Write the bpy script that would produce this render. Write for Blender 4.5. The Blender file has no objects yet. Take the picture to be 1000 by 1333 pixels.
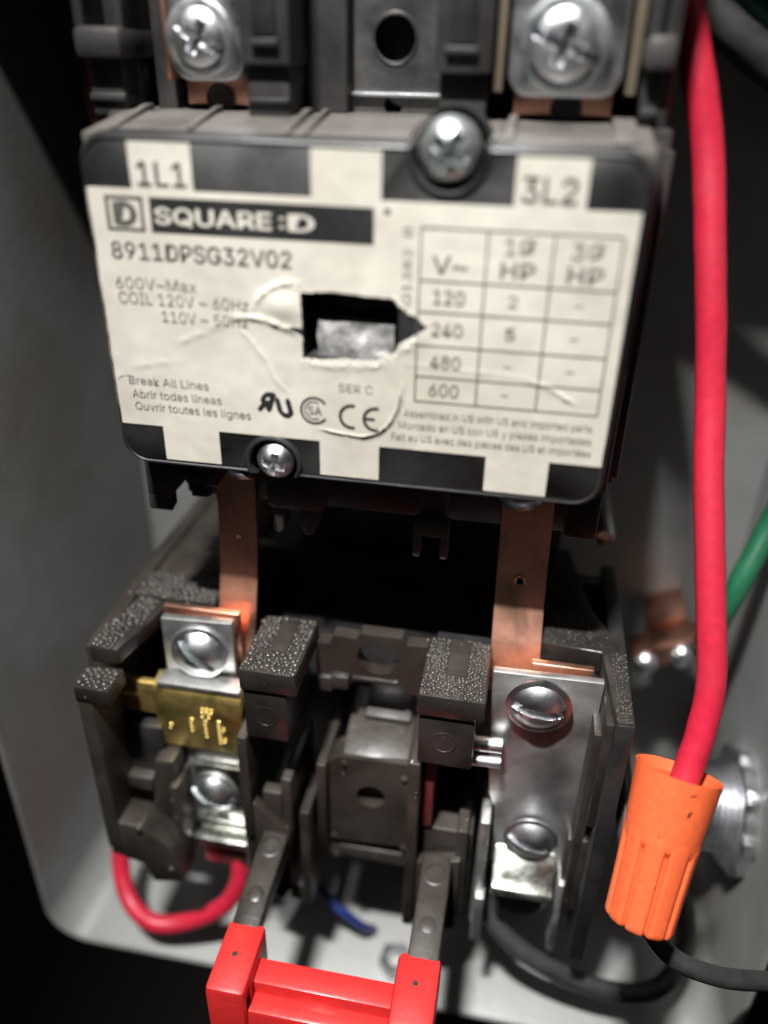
import bpy, bmesh, math, random
from mathutils import Vector, Matrix, noise
from mathutils.geometry import delaunay_2d_cdt

random.seed(7)
MM = 0.001                      # everything below is written in millimetres
scene = bpy.context.scene
COL = scene.collection

# ------------------------------------------------------------------ camera
cd = bpy.data.cameras.new('camera')
cam = bpy.data.objects.new('camera', cd)
COL.objects.link(cam)
cd.sensor_fit = 'HORIZONTAL'
cd.sensor_width = 36.0
cd.lens = 36.0 * 1.056
cd.clip_start = 0.005
cd.clip_end = 20.0
right = Vector((0.98321397, 0.18154235, 0.01823894))
down = Vector((0.10452877, -0.47852698, -0.87182892))
fwd = Vector((-0.14954605, 0.85910087, -0.48947081))
rot = Matrix((right, -down, -fwd)).transposed().to_4x4()
cam.matrix_world = Matrix.Translation(Vector((21.007, -94.182, 49.782)) * MM) @ rot
cd.dof.use_dof = True
cd.dof.focus_distance = 0.117
cd.dof.aperture_fstop = 8.8
scene.camera = cam

# ------------------------------------------------------------------ world and lamps
world = bpy.data.worlds.new('World')
scene.world = world
world.use_nodes = True
bg = world.node_tree.nodes['Background']
bg.inputs[0].default_value = (0.95, 0.98, 1.0, 1)
bg.inputs[1].default_value = 0.012


def lamp(name, loc, target, watts, size, col=(1, 0.96, 0.88), spread=None, shape='DISK', size_y=None):
    ld = bpy.data.lights.new(name, 'AREA')
    ld.shape = shape
    ld.size = size * MM
    if size_y:
        ld.size_y = size_y * MM
    ld.energy = watts
    ld.color = col
    if spread:
        ld.spread = math.radians(spread)
    o = bpy.data.objects.new(name, ld)
    COL.objects.link(o)
    o.location = Vector(loc) * MM
    d = (Vector(target) - Vector(loc)).normalized()
    o.rotation_euler = d.to_track_quat('-Z', 'Y').to_euler()
    return o


# the technician's hand torch above the camera: a short row of LEDs
for i in range(4):
    lamp('torch_led', (-46 + i * 8, -150, 335), (12, 0, -34), 0.071, 9.0, col=(1, 0.98, 0.95), spread=45)
# added dim fill lamp above and behind the camera, for reflections in the metal
lamp('fill_lamp', (-300, -620, 1050), (0, 0, 0), 0.9, 700, col=(1, 0.98, 0.95))

scene.view_settings.view_transform = 'Standard'
scene.view_settings.look = 'None'
scene.view_settings.exposure = 0.0
scene.view_settings.gamma = 1.0
scene.view_settings.use_curve_mapping = False
scene.cycles.use_denoising = True
scene.cycles.max_bounces = 6
scene.cycles.sample_clamp_indirect = 6.0


# ------------------------------------------------------------------ materials
def mat(name, base, rough=0.5, metal=0.0, dust=None, dust_amt=0.5, dust_scale=160.0, dust_pos=0.5,
        bump=0.0, bump_scale=900.0, rough_var=0.12, specks=None, spec=0.5, coat=0.0, tone=0.12,
        stretch=(1, 1, 1), dust_soft=0.25, topdust=0.0):
    m = bpy.data.materials.new(name)
    m.use_nodes = True
    nt = m.node_tree
    N, Lk = nt.nodes, nt.links
    b = N['Principled BSDF']
    b.inputs['Metallic'].default_value = metal
    b.inputs['Specular IOR Level'].default_value = spec
    b.inputs['Coat Weight'].default_value = coat
    tc = N.new('ShaderNodeTexCoord')
    mp = N.new('ShaderNodeMapping')
    mp.inputs['Scale'].default_value = stretch
    Lk.new(tc.outputs['Object'], mp.inputs['Vector'])
    vec = mp.outputs['Vector']

    def noise_tex(scale, detail=5.0, dist=0.0):
        n = N.new('ShaderNodeTexNoise')
        n.inputs['Scale'].default_value = scale
        n.inputs['Detail'].default_value = detail
        n.inputs['Distortion'].default_value = dist
        Lk.new(vec, n.inputs['Vector'])
        return n

    def ramp(src, a, c):
        r = N.new('ShaderNodeMapRange')
        r.inputs['From Min'].default_value = a
        r.inputs['From Max'].default_value = c
        Lk.new(src, r.inputs['Value'])
        return r.outputs['Result']

    def mix(fac, a, c):
        x = N.new('ShaderNodeMix')
        x.data_type = 'RGBA'
        if isinstance(fac, (int, float)):
            x.inputs[0].default_value = fac
        else:
            Lk.new(fac, x.inputs[0])
        for sock, v in ((x.inputs[6], a), (x.inputs[7], c)):
            if isinstance(v, tuple):
                sock.default_value = (*v, 1)
            else:
                Lk.new(v, sock)
        return x.outputs[2]

    big = noise_tex(dust_scale, 6.0, 0.4)
    fine = noise_tex(dust_scale * 7, 4.0)
    lo = tuple(c * (1 - tone) for c in base)
    hi = tuple(min(1, c * (1 + tone)) for c in base)
    colr = mix(ramp(fine.outputs['Fac'], 0.3, 0.7), lo, hi)
    if dust:
        f = ramp(big.outputs['Fac'], dust_pos - dust_soft, dust_pos + dust_soft)
        mul = N.new('ShaderNodeMath')
        mul.operation = 'MULTIPLY'
        mul.inputs[1].default_value = dust_amt
        Lk.new(f, mul.inputs[0])
        colr = mix(mul.outputs[0], colr, dust)
    if topdust > 0 and dust:            # grit that has settled on upward faces
        g = N.new('ShaderNodeNewGeometry')
        sx = N.new('ShaderNodeSeparateXYZ')
        Lk.new(g.outputs['Normal'], sx.inputs[0])
        up = ramp(sx.outputs['Z'], 0.35, 0.95)
        m2 = N.new('ShaderNodeMath')
        m2.operation = 'MULTIPLY'
        Lk.new(up, m2.inputs[0])
        Lk.new(ramp(fine.outputs['Fac'], 0.25, 0.75), m2.inputs[1])
        m3 = N.new('ShaderNodeMath')
        m3.operation = 'MULTIPLY'
        m3.inputs[1].default_value = topdust
        Lk.new(m2.outputs[0], m3.inputs[0])
        colr = mix(m3.outputs[0], colr, dust)
    if specks:
        col_s, sc, thr = specks
        v = noise_tex(sc, 3.0)
        f = ramp(v.outputs['Fac'], thr, thr + 0.04)
        colr = mix(f, colr, col_s)
    Lk.new(colr, b.inputs['Base Color'])
    rr = N.new('ShaderNodeMapRange')
    rr.inputs['To Min'].default_value = max(0.04, rough - rough_var)
    rr.inputs['To Max'].default_value = min(1, rough + rough_var)
    rr.inputs['From Min'].default_value = 0.3
    rr.inputs['From Max'].default_value = 0.7
    Lk.new(big.outputs['Fac'], rr.inputs['Value'])
    Lk.new(rr.outputs['Result'], b.inputs['Roughness'])
    if bump > 0:
        bn = noise_tex(bump_scale, 4.0)
        bp = N.new('ShaderNodeBump')
        bp.inputs['Strength'].default_value = bump
        bp.inputs['Distance'].default_value = 0.0002
        Lk.new(bn.outputs['Fac'], bp.inputs['Height'])
        Lk.new(bp.outputs['Normal'], b.inputs['Normal'])
    return m


DUST = (0.24, 0.21, 0.185)
M = {
    'black': mat('black_plastic', (0.012, 0.012, 0.013), 0.42, dust=(0.05, 0.047, 0.045), dust_amt=0.35, bump=0.12),
    'cover': mat('cover_plastic', (0.011, 0.011, 0.012), 0.46, dust=(0.034, 0.033, 0.032), dust_amt=0.6, dust_scale=120, bump=0.15,
                 specks=((0.3, 0.28, 0.26), 1100, 0.73)),
    'body': mat('body_plastic', (0.02, 0.0195, 0.02), 0.36, dust=(0.07, 0.066, 0.062), dust_amt=0.6, dust_scale=140, bump=0.2, topdust=0.35),
    'dusty': mat('dusty_plastic', (0.03, 0.028, 0.027), 0.5, dust=(0.15, 0.135, 0.122), dust_amt=0.8, dust_scale=110, dust_pos=0.5, bump=0.3, topdust=0.4),
    'relay': mat('relay_plastic', (0.012, 0.0105, 0.0096), 0.38, dust=(0.045, 0.037, 0.032), dust_amt=0.5, dust_scale=130, bump=0.22,
                 specks=((0.34, 0.30, 0.26), 1000, 0.72), topdust=0.3),
    'relay_dusty': mat('relay_dusty_plastic', (0.013, 0.0108, 0.0095), 0.4, dust=(0.05, 0.041, 0.034), dust_amt=0.7, dust_scale=110, bump=0.25,
                       specks=((0.3, 0.27, 0.24), 900, 0.72), topdust=0.2),
    'grit': mat('grit', (0.026, 0.023, 0.021), 0.26, dust=(0.10, 0.085, 0.072), dust_amt=0.45, bump=0.1, rough_var=0.15),
    'label': mat('label_paper', (0.565, 0.54, 0.475), 0.48, dust=(0.38, 0.35, 0.295), dust_amt=0.75, dust_scale=60, dust_pos=0.56, dust_soft=0.18,
                 bump=0.1, bump_scale=380, tone=0.04, specks=((0.25, 0.21, 0.16), 700, 0.745)),
    'torn': mat('torn_paper', (0.78, 0.75, 0.69), 0.8, dust=(0.4, 0.36, 0.3), dust_amt=0.5, dust_scale=300, bump=0.8, bump_scale=1500),
    'ink': mat('print_ink', (0.035, 0.034, 0.034), 0.5, tone=0.3, dust=(0.2, 0.185, 0.16), dust_amt=0.35, dust_scale=260),
    'ink_faded': mat('faded_ink', (0.085, 0.08, 0.072), 0.55, tone=0.3, dust=(0.25, 0.23, 0.195), dust_amt=0.6, dust_scale=300),
    'ink_black': mat('print_black', (0.02, 0.02, 0.021), 0.45, tone=0.2),
    'zinc': mat('zinc_steel', (0.82, 0.83, 0.84), 0.36, 1.0, dust=(0.42, 0.44, 0.5), dust_amt=0.5, dust_scale=300, bump=0.12, bump_scale=1400, rough_var=0.1),
    'zinc_blue': mat('blued_zinc', (0.72, 0.78, 0.84), 0.37, 1.0, dust=(0.58, 0.58, 0.48), dust_amt=0.6, dust_scale=260, bump=0.14, bump_scale=1200),
    'zinc_gold': mat('yellow_zinc', (0.74, 0.76, 0.70), 0.3, 1.0, dust=(0.50, 0.51, 0.49), dust_amt=0.6, dust_scale=240, bump=0.2),
    'pole_steel': mat('pole_steel', (0.25, 0.245, 0.24), 0.42, 1.0, dust=(0.13, 0.125, 0.12), dust_amt=0.7, dust_scale=150, bump=0.15, specks=((0.5, 0.49, 0.47), 1000, 0.74)),
    'steel': mat('dull_steel', (0.66, 0.66, 0.65), 0.5, 1.0, dust=(0.44, 0.435, 0.43), dust_amt=0.7, dust_scale=130, bump=0.12, bump_scale=1500,
                 specks=((0.7, 0.68, 0.64), 1300, 0.74)),
    'dark_screw': mat('dark_screw_steel', (0.16, 0.2, 0.27), 0.28, 1.0, bump=0.1),
    'copper': mat('copper', (0.88, 0.50, 0.37), 0.42, 1.0, dust=(0.55, 0.27, 0.18), dust_amt=0.75, dust_scale=170, dust_pos=0.48, bump=0.15, bump_scale=1000,
                  specks=((0.12, 0.06, 0.04), 800, 0.74)),
    'brass': mat('brass', (0.95, 0.74, 0.28), 0.46, 1.0, dust=(0.62, 0.42, 0.12), dust_amt=0.6, dust_scale=200, bump=0.12),
    'red_wire': mat('red_vinyl', (0.50, 0.016, 0.043), 0.44, dust=(0.36, 0.018, 0.034), dust_amt=0.5, dust_scale=120, bump=0.12, bump_scale=700,
                    specks=((0.66, 0.34, 0.32), 1300, 0.745)),
    'red_plastic': mat('red_plastic', (0.66, 0.024, 0.024), 0.42, dust=(0.40, 0.018, 0.016), dust_amt=0.75, dust_scale=90, bump=0.2,
                       specks=((0.16, 0.012, 0.012), 1000, 0.715), tone=0.12),
    'dark_red': mat('dark_red_plastic', (0.10, 0.012, 0.012), 0.5),
    'tan': mat('tan_strip', (0.30, 0.25, 0.18), 0.45, 0.6, dust=(0.16, 0.13, 0.1), dust_amt=0.6),
    'orange': mat('orange_plastic', (0.74, 0.125, 0.042), 0.42, dust=(0.62, 0.095, 0.03), dust_amt=0.7, dust_scale=150, bump=0.15,
                  specks=((0.10, 0.03, 0.018), 620, 0.69)),
    'black_wire': mat('black_vinyl', (0.02, 0.02, 0.021), 0.4, dust=(0.07, 0.066, 0.06), dust_amt=0.5, dust_scale=160, bump=0.15),
    'green_wire': mat('green_vinyl', (0.008, 0.085, 0.04), 0.42, dust=(0.03, 0.2, 0.1), dust_amt=0.4, bump=0.1),
    'blue_wire': mat('blue_vinyl', (0.01, 0.022, 0.11), 0.42, bump=0.1),
    'paint': mat('grey_enamel', (0.20, 0.207, 0.201), 0.42, dust=(0.12, 0.10, 0.082), dust_amt=0.8, dust_scale=24, dust_pos=0.64, dust_soft=0.14, bump=0.18, bump_scale=500,
                 rough_var=0.1, tone=0.06, specks=((0.17, 0.14, 0.115), 420, 0.74)),
    'rust': mat('rust', (0.12, 0.06, 0.03), 0.8),
    'floor': mat('dark_floor', (0.012, 0.010, 0.009), 0.8, dust=(0.02, 0.014, 0.01), dust_scale=20, dust_amt=0.8),
    'fluff': mat('grey_lint', (0.42, 0.41, 0.40), 0.7, dust=(0.10, 0.10, 0.10), dust_amt=0.9, dust_scale=330, dust_pos=0.5, dust_soft=0.12, bump=0.9, bump_scale=1300),
    'lug': mat('lug_copper', (0.55, 0.27, 0.19), 0.42, 1.0, dust=(0.34, 0.2, 0.16), dust_amt=0.6, bump=0.1),
}

# ------------------------------------------------------------------ mesh helpers
LOC = {}


class G:
    """collects shapes (mm, world axes) and links them as one mesh object"""

    def __init__(self):
        self.v, self.f = [], []

    def add(self, vs, fs):
        n = len(self.v)
        self.v += [Vector(p) for p in vs]
        self.f += [tuple(i + n for i in q) for q in fs]
        return self

    def add_bm(self, bm, mtx=None):
        bm.verts.index_update()
        vs = [(mtx @ v.co) if mtx else v.co.copy() for v in bm.verts]
        self.add(vs, [[v.index for v in f.verts] for f in bm.faces])
        bm.free()
        return self

    def box(self, x0, x1, y0, y1, z0, z1, bev=0.25, mtx=None, seg=2):
        bm = bmesh.new()
        bmesh.ops.create_cube(bm, size=1)
        for v in bm.verts:
            v.co = Vector(((x0 + x1) / 2 + v.co.x * (x1 - x0), (y0 + y1) / 2 + v.co.y * (y1 - y0), (z0 + z1) / 2 + v.co.z * (z1 - z0)))
        b = min(bev, abs(x1 - x0) * 0.45, abs(y1 - y0) * 0.45, abs(z1 - z0) * 0.45)
        if b > 0.01:
            bmesh.ops.bevel(bm, geom=bm.edges[:], offset=b, segments=seg, affect='EDGES', profile=0.5)
        return self.add_bm(bm, mtx)

    def prism(self, poly, axis, a0, a1, bev=0.2, mtx=None):
        """poly in the plane across axis; axis 'x': (y,z), 'y': (x,z), 'z': (x,y)"""
        def P(p, a):
            return {'x': (a, p[0], p[1]), 'y': (p[0], a, p[1]), 'z': (p[0], p[1], a)}[axis]
        bm = bmesh.new()
        A = [bm.verts.new(P(p, a0)) for p in poly]
        B = [bm.verts.new(P(p, a1)) for p in poly]
        n = len(poly)
        bm.faces.new(A)
        bm.faces.new(B[::-1])
        for i in range(n):
            bm.faces.new((A[i], B[i], B[(i + 1) % n], A[(i + 1) % n]))
        bmesh.ops.recalc_face_normals(bm, faces=bm.faces[:])
        if bev > 0.01:
            es = [e for e in bm.edges if len(e.link_faces) == 2 and e.calc_face_angle(0) > 0.5]
            bmesh.ops.bevel(bm, geom=es, offset=bev, segments=2, affect='EDGES', profile=0.5, clamp_overlap=True)
        return self.add_bm(bm, mtx)

    def tube(self, pts, r, seg=14, sub=8, caps=True, wob=0.0):
        P = [Vector(p) for p in pts]
        path = []
        if sub > 1 and len(P) > 2:
            E = [P[0] * 2 - P[1]] + P + [P[-1] * 2 - P[-2]]
            for i in range(1, len(E) - 2):
                for k in range(sub):
                    t = k / sub
                    p0, p1, p2, p3 = E[i - 1:i + 3]
                    path.append(0.5 * ((2 * p1) + (p2 - p0) * t + (2 * p0 - 5 * p1 + 4 * p2 - p3) * t * t + (3 * p1 - p0 - 3 * p2 + p3) * t ** 3))
            path.append(P[-1])
        else:
            path = P
        vs, fs = [], []
        up = Vector((0.3, 0.2, 0.9)).normalized()
        prev = None
        for i, p in enumerate(path):
            d = (path[min(i + 1, len(path) - 1)] - path[max(i - 1, 0)]).normalized()
            if prev is None:
                s = d.cross(up)
                if s.length < 0.1:
                    s = d.cross(Vector((1, 0, 0)))
                s.normalize()
            else:
                s = (prev - d * prev.dot(d)).normalized()
            prev = s
            t = d.cross(s)
            rr = r(i / (len(path) - 1)) if callable(r) else r
            for k in range(seg):
                a = 2 * math.pi * k / seg
                w = 1 + wob * noise.noise(p * 0.35 + Vector((k * 0.3, 0, 0)))
                vs.append(p + (s * math.cos(a) + t * math.sin(a)) * rr * w)
        m = len(path)
        for i in range(m - 1):
            for k in range(seg):
                fs.append((i * seg + k, i * seg + (k + 1) % seg, (i + 1) * seg + (k + 1) % seg, (i + 1) * seg + k))
        if caps:
            fs.append(tuple(range(seg))[::-1])
            fs.append(tuple((m - 1) * seg + k for k in range(seg)))
        return self.add(vs, fs)

    def lathe(self, prof, c, axis=(0, -1, 0), seg=36, rfun=None):
        """prof: (radius, height along axis) from c"""
        ax = Vector(axis).normalized()
        s = ax.orthogonal().normalized()
        t = ax.cross(s)
        c = Vector(c)
        vs, fs = [], []
        for (r, h) in prof:
            for k in range(seg):
                a = 2 * math.pi * k / seg
                q = rfun(r, h, a) if rfun else r
                vs.append(c + ax * h + (s * math.cos(a) + t * math.sin(a)) * q)
        n = len(prof)
        for i in range(n - 1):
            for k in range(seg):
                fs.append((i * seg + k, i * seg + (k + 1) % seg, (i + 1) * seg + (k + 1) % seg, (i + 1) * seg + k))
        fs.append(tuple(range(seg))[::-1])
        fs.append(tuple((n - 1) * seg + k for k in range(seg)))
        return self.add(vs, fs)

    def plate(self, outline, holes, axis, a0, a1, pts=None):
        """flat plate with holes: caps triangulated, walls along outline and holes"""
        loops = [outline] + holes
        def P(p, a):
            return {'x': (a, p[0], p[1]), 'y': (p[0], a, p[1]), 'z': (p[0], p[1], a)}[axis]
        v2, tris = fill(outline, holes, pts or [])
        self.add([P(p, a0) for p in v2], tris)
        if a1 != a0:
            self.add([P(p, a1) for p in v2], [t[::-1] for t in tris])
            for lp in loops:
                n = len(lp)
                self.add([P(p, a0) for p in lp] + [P(p, a1) for p in lp], [(i, (i + 1) % n, n + (i + 1) % n, n + i) for i in range(n)])
        return self

    def obj(self, name, m, parent=None, smooth=38, merge=True, recalc=True):
        me = bpy.data.meshes.new(name)
        off = LOC.get(parent.name, Vector((0, 0, 0))) if parent else Vector((0, 0, 0))
        me.from_pydata([((p - off) * MM)[:] for p in self.v], [], self.f)
        if recalc:
            bm = bmesh.new()
            bm.from_mesh(me)
            if merge:
                bmesh.ops.remove_doubles(bm, verts=bm.verts[:], dist=1e-7)
            bmesh.ops.recalc_face_normals(bm, faces=bm.faces[:])
            bm.to_mesh(me)
            bm.free()
        me.materials.append(M[m])
        if smooth:
            me.polygons.foreach_set('use_smooth', [True] * len(me.polygons))
            me.set_sharp_from_angle(angle=math.radians(smooth))
        o = bpy.data.objects.new(name, me)
        COL.objects.link(o)
        if parent:
            o.parent = parent
        LOC[o.name] = off
        return o


def inside(p, poly):
    x, y = p
    c = False
    j = len(poly) - 1
    for i in range(len(poly)):
        xi, yi = poly[i][0], poly[i][1]
        xj, yj = poly[j][0], poly[j][1]
        if (yi > y) != (yj > y) and x < (xj - xi) * (y - yi) / (yj - yi) + xi:
            c = not c
        j = i
    return c


def fill(outline, holes, pts):
    vs, es = [], []
    for lp in [outline] + holes:
        n0 = len(vs)
        vs += [Vector((p[0], p[1])) for p in lp]
        es += [(n0 + i, n0 + (i + 1) % len(lp)) for i in range(len(lp))]
    vs += [Vector((p[0], p[1])) for p in pts]
    r = delaunay_2d_cdt(vs, es, [], 0, 1e-5)
    ov, of = r[0], r[2]
    tris = []
    for t in of:
        c = (ov[t[0]] + ov[t[1]] + ov[t[2]]) / 3
        if inside(c, outline) and not any(inside(c, h) for h in holes):
            tris.append(tuple(t))
    return [(p.x, p.y) for p in ov], tris


def circle(cx, cz, r, n=32, a0=0):
    return [(cx + r * math.cos(a0 + 2 * math.pi * i / n), cz + r * math.sin(a0 + 2 * math.pi * i / n)) for i in range(n)]


def rounded(x0, x1, z0, z1, r, n=6):
    out = []
    for cx, cz, a in ((x1 - r, z0 + r, -90), (x1 - r, z1 - r, 0), (x0 + r, z1 - r, 90), (x0 + r, z0 + r, 180)):
        for i in range(n + 1):
            t = math.radians(a + 90 * i / n)
            out.append((cx + r * math.cos(t), cz + r * math.sin(t)))
    return out


def densify(poly, step):
    out = []
    n = len(poly)
    for i in range(n):
        a, b = Vector(poly[i]), Vector(poly[(i + 1) % n])
        k = max(1, int((b - a).length / step))
        out += [tuple(a.lerp(b, j / k)) for j in range(k)]
    return out


def thing(name, loc, label, cat, group=None):
    o = bpy.data.objects.new(name, None)
    o.empty_display_size = 0.005
    COL.objects.link(o)
    o.location = Vector(loc) * MM
    LOC[o.name] = Vector(loc)
    return tag(o, label, cat, group)


def tag(o, label, cat, group=None):
    o['label'] = label
    o['category'] = cat
    if group:
        o['group'] = group
    return o


# a screw head facing along axis, its drive cut in as real recesses
def screw(name, m, c, r, parent, axis=(0, -1, 0), drive='slot', rot=0.0, h=None, washer=None, wm=None, washer_square=False, dome=1.0):
    h = h or r * 0.5
    ax = Vector(axis).normalized()
    s = Vector((1, 0, 0))
    s = (s - ax * s.dot(ax)).normalized()
    t = s.cross(ax)
    seg, rings = 128, 40
    c = Vector(c)
    vs, fs = [], []
    for i in range(rings + 1):
        q = i / rings
        for k in range(seg):
            a = 2 * math.pi * k / seg
            x, y = r * q * math.cos(a), r * q * math.sin(a)
            z = h * (1 - dome * 0.75 * q ** 2.6 - (1 - dome) * 0.2 * q ** 6)
            u = x * math.cos(rot) + y * math.sin(rot)
            w = -x * math.sin(rot) + y * math.cos(rot)
            wd = r * 0.15
            cut = 0.0
            if drive == 'slot':
                cut = max(0, min(1, (wd - abs(w)) / (r * 0.03) + 0.5))
            elif drive in ('cross', 'combo'):
                L = r * 0.62
                for p_, o_ in ((u, w), (w, u)):
                    cut = max(cut, min(max(0, min(1, (wd * 1.1 - abs(p_)) / (r * 0.07) + 0.5)), max(0, min(1, (L - abs(o_)) / (r * 0.12)))))
                if drive == 'combo':
                    cut = max(cut, 0.75 * max(0, min(1, (wd * 0.8 - abs(w)) / (r * 0.06) + 0.5)))
            z -= cut * h * 0.72
            vs.append(c + s * x + t * y + ax * z)
    for i in range(rings):
        for k in range(seg):
            a, b = i * seg + k, i * seg + (k + 1) % seg
            fs.append((a, b, b + seg, a + seg))
    n = len(vs)
    for k in range(seg):                     # skirt down to the seat
        a = 2 * math.pi * k / seg
        vs.append(c + (s * math.cos(a) + t * math.sin(a)) * r * 0.98 - ax * 0.6)
        fs.append((rings * seg + k, rings * seg + (k + 1) % seg, n + (k + 1) % seg, n + k))
    g = G().add(vs, fs)
    o = g.obj(name, m, parent, smooth=32, merge=True)
    if washer:
        w = G()
        if washer_square:
            k = washer
            w.prism(rounded(c.x - k, c.x + k, c.z - k, c.z + k, k * 0.35), 'y', c.y - 0.1, c.y + 1.0, 0.25)
        else:
            w.lathe([(r * 0.9, 0.55), (washer * 0.93, 0.5), (washer, 0.36), (washer, 0.0), (washer * 0.97, -0.15)], c, axis, 40)
        w.obj('washer', wm or m, o)
    return o


# ================================================================== SETTING
floor = G().box(-1500, 1500, -1500, 900, -640, -620, 0).obj('floor', 'floor')
floor['kind'] = 'structure'

enc = thing('electrical_enclosure', (4, 60, -110), 'grey painted sheet steel enclosure box around the contactor, open at the front', 'enclosure')
outer = rounded(-63.5, 71.5, -111.5, 106.5, 9, 8)
inner = rounded(-62, 70, -110, 105, 7.6, 8)
g = G()
n = len(outer)
for ya, yb in ((-3, 61.5),):
    vs = [(p[0], y, p[1]) for p in outer for y in (ya, yb)] + [(p[0], y, p[1]) for p in inner for y in (ya, yb)]
    fs = []
    for i in range(n):
        j = (i + 1) % n
        fs.append((2 * i, 2 * i + 1, 2 * j + 1, 2 * j))
        fs.append((2 * n + 2 * i, 2 * n + 2 * j, 2 * n + 2 * j + 1, 2 * n + 2 * i + 1))
    g.add(vs, fs)
rim_mid = [((a[0] + b[0]) / 2, (a[1] + b[1]) / 2) for a, b in zip(outer, inner)]
vs, fs = [], []
for i in range(n):                            # rounded front rim
    a, b, m_ = outer[i], inner[i], rim_mid[i]
    for q in (0, 0.25, 0.5, 0.75, 1):
        vs.append((a[0] + (b[0] - a[0]) * q, -3 - 0.75 * math.sin(math.pi * q), a[1] + (b[1] - a[1]) * q))
for i in range(n):
    j = (i + 1) % n
    for k in range(4):
        fs.append((i * 5 + k, j * 5 + k, j * 5 + k + 1, i * 5 + k + 1))
g.add(vs, fs)
g.obj('side_walls', 'paint', enc, 50)
G().box(-61.9, 69.9, 60, 61.4, -109.9, 104.9, 0).obj('back_panel', 'paint', enc)

# ================================================================== CONTACTOR
con = thing('contactor', (0, 60, -3), 'black plastic contactor with torn cream rating label across its front', 'contactor')
T = 41.7


def cover_outline(inset=0.0):
    x0, x1, z0, z1 = -32.4 + inset, 32.6 - inset, -0.2 + inset, T + 0.2 - inset
    r = 3.6 - inset * 0.6
    out = []

    def arc(cx, cz, a, n=7):
        for i in range(n + 1):
            t = math.radians(a + 90 * i / n)
            out.append((cx + r * math.cos(t), cz + r * math.sin(t)))

    def notch(cx, cz, rr, ze, top):
        rr += inset
        d = math.asin(max(-1, min(1, (ze - cz) / rr)))
        if top:                              # travelling right to left, dip below
            a0, a1 = d, -math.pi - d
        else:                                # travelling left to right, rise above
            a0, a1 = math.pi - d, d
        for i in range(17):
            a = a0 + (a1 - a0) * i / 16
            out.append((cx + rr * math.cos(a), cz + rr * math.sin(a)))
    arc(x0 + r, z0 + r, 180)
    notch(-10.6, 1.9, 3.3, z0, False)
    arc(x1 - r, z0 + r, 270)
    arc(x1 - r, z1 - r, 0)
    notch(10.9, 40.9, 3.85, z1, True)
    arc(x0 + r, z1 - r, 90)
    return out


co, ci = cover_outline(0), cover_outline(0.55)
win = [(-6.0, 16.9), (5.9, 16.9), (5.9, 25.1), (-6.0, 25.1)]
g = G()
v2, tr = fill(ci, [win], [])
g.add([(p[0], 0, p[1]) for p in v2], tr)
n = len(co)
g.add([(p[0], 0, p[1]) for p in ci] + [(p[0], 0.16, p[1] + 0) for p in [((a[0] * 0.3 + b[0] * 0.7), (a[1] * 0.3 + b[1] * 0.7)) for a, b in zip(co, ci)]],
      [(i, (i + 1) % n, n + (i + 1) % n, n + i) for i in range(n)])
mid = [((a[0] * 0.3 + b[0] * 0.7), (a[1] * 0.3 + b[1] * 0.7)) for a, b in zip(co, ci)]
g.add([(p[0], 0.16, p[1]) for p in mid] + [(p[0], 0.6, p[1]) for p in co], [(i, (i + 1) % n, n + (i + 1) % n, n + i) for i in range(n)])
g.add([(p[0], 0.6, p[1]) for p in co] + [(p[0] * 1.01, 9, p[1]) for p in co], [(i, (i + 1) % n, n + (i + 1) % n, n + i) for i in range(n)])
g.add([(p[0], y, p[1]) for y in (0, 9) for p in win], [(i, (i + 1) % 4, 4 + (i + 1) % 4, 4 + i) for i in range(4)])
cover = g.obj('front_cover', 'cover', con, 45)

# raised bead just inside the cover edge
b = cover_outline(0.62)
G().tube([(p[0], -0.02, p[1]) for p in b + b[:1]], 0.17, 6, 1, caps=False).obj('edge_bead', 'cover', cover)
# collars round the two cover screws
g = G()
g.tube([(10.9 + 4.15 * math.cos(a), -0.1, 40.9 + 4.15 * math.sin(a)) for a in [math.radians(-188 + 196 * i / 26) for i in range(27)]], 0.32, 8, 1)
g.lathe([(4.3, 2.0), (4.3, 0)], (10.9, 9, 40.9), seg=30)
g.lathe([(4.25, 0.2), (3.2, 0.2), (3.1, 0)], (10.9, 3.2, 40.9), seg=30)
g.obj('screw_collar', 'cover', cover)
g = G()
g.tube([(-10.6 + 3.6 * math.cos(a), 0.0, 1.9 + 3.6 * math.sin(a)) for a in [math.radians(-30 + 240 * i / 26) for i in range(27)]], 0.3, 8, 1)
g.lathe([(3.25, 0.2), (2.4, 0.2), (2.4, 0)], (-10.6, 3.0, 1.9), seg=30)
g.obj('screw_collar', 'cover', cover)
screw('cover_screw', 'zinc_blue', (10.95, 0.9, 41.2), 3.4, con, drive='cross', rot=0.6, h=2.6)
screw('cover_screw', 'zinc', (-10.4, 0.8, 2.1), 2.55, con, drive='cross', rot=0.25, h=2.1)

# plunger seen through the torn window
bm = bmesh.new()
bmesh.ops.create_cube(bm, size=1)
bmesh.ops.subdivide_edges(bm, edges=bm.edges[:], cuts=9, use_grid_fill=True)
for v in bm.verts:
    p = Vector((v.co.x * 9.6 + 0.3, v.co.y * 8 + 5.6, v.co.z * 6.0 + 18.2))
    k = noise.noise(p * 0.8) * 0.35 + noise.noise(p * 2.1) * 0.25
    v.co = p + Vector((k, -k, k * 0.6))
G().add_bm(bm).obj('plunger', 'fluff', con, 60)
G().box(-7, 7, 15, 17, 10, 30, 0).obj('window_back', 'black', con)

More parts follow.
